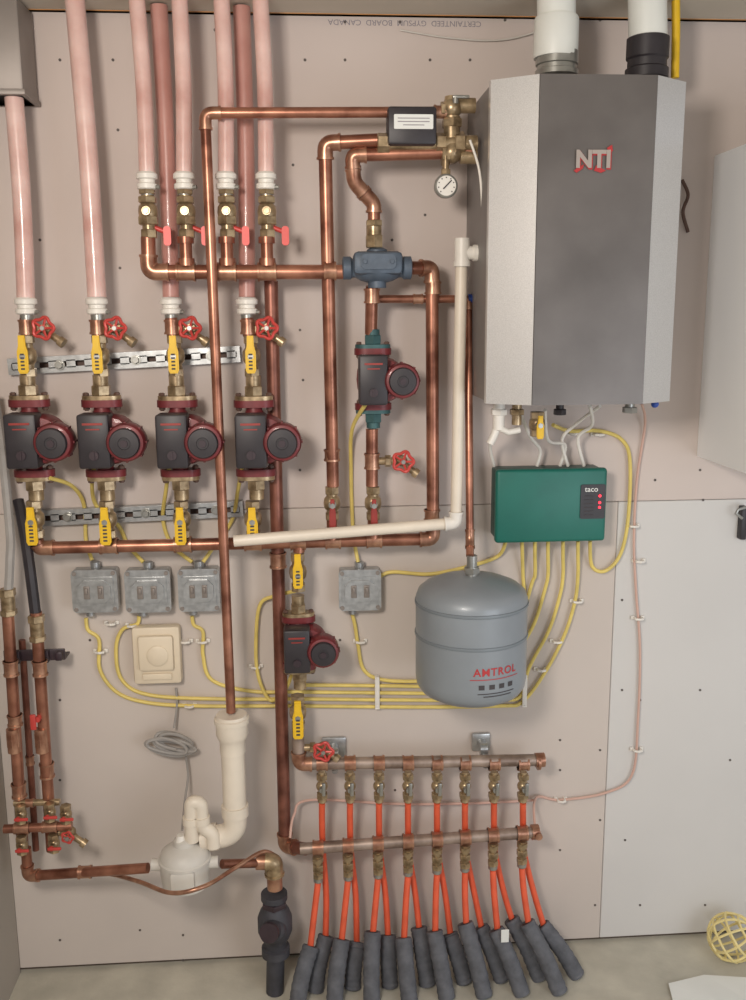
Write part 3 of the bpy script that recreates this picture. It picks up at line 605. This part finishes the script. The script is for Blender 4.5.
for q in ([(545,410,.2),(548,440,.12),(565,445,.06),(560,466,.045)],[(590,406,.2),(592,425,.1),(578,438,.06),(584,466,.045)],[(600,406,.2),(575,425,.1),(562,440,.07),(568,466,.05)],[(520,412,.2),(530,436,.12),(540,450,.06),(537,466,.045)],[(496,430,.18),(490,446,.1),(494,466,.05)]):
    cable('white_wire','thin white wire from the boiler into the control box',q,1.7,WHI,WG,'wire')
cable('sensor_wire','thin pale pink wire running down beside the control box',[(642,404,.1),(645,425,.02),(637,480,.01),(634,540,.01),(636,590,.01),(640,650,.01),(638,720,.01),(632,775,.01),(605,793,.01),(560,800,.01),(536,798,.02),(535,828,.1)],1.4,PWIRE,cat='wire')
cable('sensor_wire','thin pale wire looping behind the manifolds',[(536,800,.015),(480,803,.02),(400,804,.02),(310,800,.03),(294,815,.06),(290,838,.1)],1.4,PWIRE,cat='wire')
cable('capillary_wire','thin white wire along the boiler side',[(470,140,.2),(480,175,.2),(482,230,.18),(476,300,.13)],1.2,WHI,cat='wire')
cable('brown_cord','short brown cord hanging on the wall beside the boiler',[(682,180,.01),(688,195,.02),(683,212,.02),(688,232,.01)],1.8,BCORD,cat='cord')
cable('overhead_wire','thin wire sagging across the top of the drywall',[(400,30,.01),(450,38,.012),(500,40,.012),(540,30,.012),(560,14,.01)],.8,GRYP,cat='wire')
for x,y in ((632,525),(637,617),(638,560),(573,433),(597,434),(636,748),(560,798),(112,622),(133,624),(186,640),(203,640),(101,650),(556,640),(360,640),(256,665),(190,704),(576,600),(540,668)):
    b=MB(P(x,y,.0),m(0)); b.tube([(-4.5,0,0),(-3.6,-8,0),(0,-9.5,0),(3.6,-8,0),(4.5,0,0)],1.4,8); b.box((-5.5,-1.5,0),(4,3,4),.6); b.box((5.5,-1.5,0),(4,3,4),.6); solo('cable_clip','small white plastic cable clip nailed to the drywall','cable clip',b,WHI,'white cable clips')
for x,y in ((377,692),(524,690)):
    b=MB(P(x,y,.012),m(.012)); b.box((0,-3.5,0),(5,2,32),.6); b.box((0,.5,17),(5,10,2),.5); b.box((0,.5,-17),(5,10,2),.5); solo('cable_strap','white strap bundling several yellow cables','cable strap',b,WHI,'cable straps')

# ---------- right side items
b=MB(); xw=P(706,300,0).x; zt=P(716,156,0).z; zb=P(700,456,0).z
e=thing('wall_cabinet','plain white metal cabinet mounted on the drywall','cabinet',(xw+.25,-.2,zb))
b.box((xw+.25,-.2,(zt+zb)/2),(.5,.398,zt-zb)); part(e,'cabinet_body',b,WCAB,smooth=False)
b=MB(); b.box((xw+.25,-.411,(zt+zb)/2),(.498,.02,zt-zb)); part(e,'cabinet_door',b,WCAB,smooth=False)
b=MB(); b.box((xw+.05,-.43,(zt+zb)/2),(.012,.02,.1),.003); part(e,'door_handle',b,STE)
o=P(742,527,.02);k=m(.02); e=thing('door_latch','black latch with bent metal hook on the drywall','latch',o-Vector((0,0,20*k)))
b=MB(o,k); b.box((2,4,4),(7,10,36),1.5); part(e,'latch_body',b,BLK)
b=MB(o,k); b.tube([(-2,-3,10),(-10,-5,16),(-8,-5,20),(2,-3,22)],1.6,8); part(e,'hook',b,STE)
k=m(.15); cz=28*k; o=P(731,948,.1); o.z=cz+.002
b=MB(o,k,Matrix.Rotation(.9,3,'Y')@Matrix.Rotation(.3,3,'X'))
for i in range(5):
    a=math.pi*i/5; b.tube([(27*math.cos(t)*math.cos(a),27*math.cos(t)*math.sin(a),27*math.sin(t)) for t in [2*math.pi*j/36 for j in range(36)]],1.5,6,True)
for z in (-20,-8,8,20):
    r=math.sqrt(27*27-z*z); b.tube([(r*math.cos(t),r*math.sin(t),z) for t in [2*math.pi*j/36 for j in range(36)]],1.5,6,True)
solo('lamp_cage','yellow plastic round lattice cage lying on concrete','lamp guard',b,YPL)
b=MB(); a=P(700,990,.1); b.add([(a.x-.16,-.34,.003),(a.x+.12,-.36,.004),(a.x+.13,-.19,.006),(a.x-.02,-.16,.003),(a.x-.13,-.19,.007)],[[0,1,2,3,4]]); solo('paper_sheet','white sheet of paper lying on the concrete','paper',b,PAPER,smooth=False)

# ---------- light
def area(n,loc,tgt,size,en,col):
    l=bpy.data.lights.new(n,'AREA'); l.energy=en; l.size=size; l.color=col; ob=bpy.data.objects.new(n,l); scene.collection.objects.link(ob)
    ob.location=loc; ob.rotation_euler=(Vector(tgt)-Vector(loc)).to_track_quat('-Z','Y').to_euler()
area('room_bulb',(-.5,-2.2,2.1),(0.15,0,1.25),.32,27,(1,.91,.82))
area('soft_fill',(1.6,-2.3,1.1),(.9,0,.8),1.2,15,(.86,.92,1))
w=bpy.data.worlds.new('world'); scene.world=w; w.use_nodes=True; bg=w.node_tree.nodes['Background']; bg.inputs[0].default_value=(.98,.94,.92,1); bg.inputs[1].default_value=.56
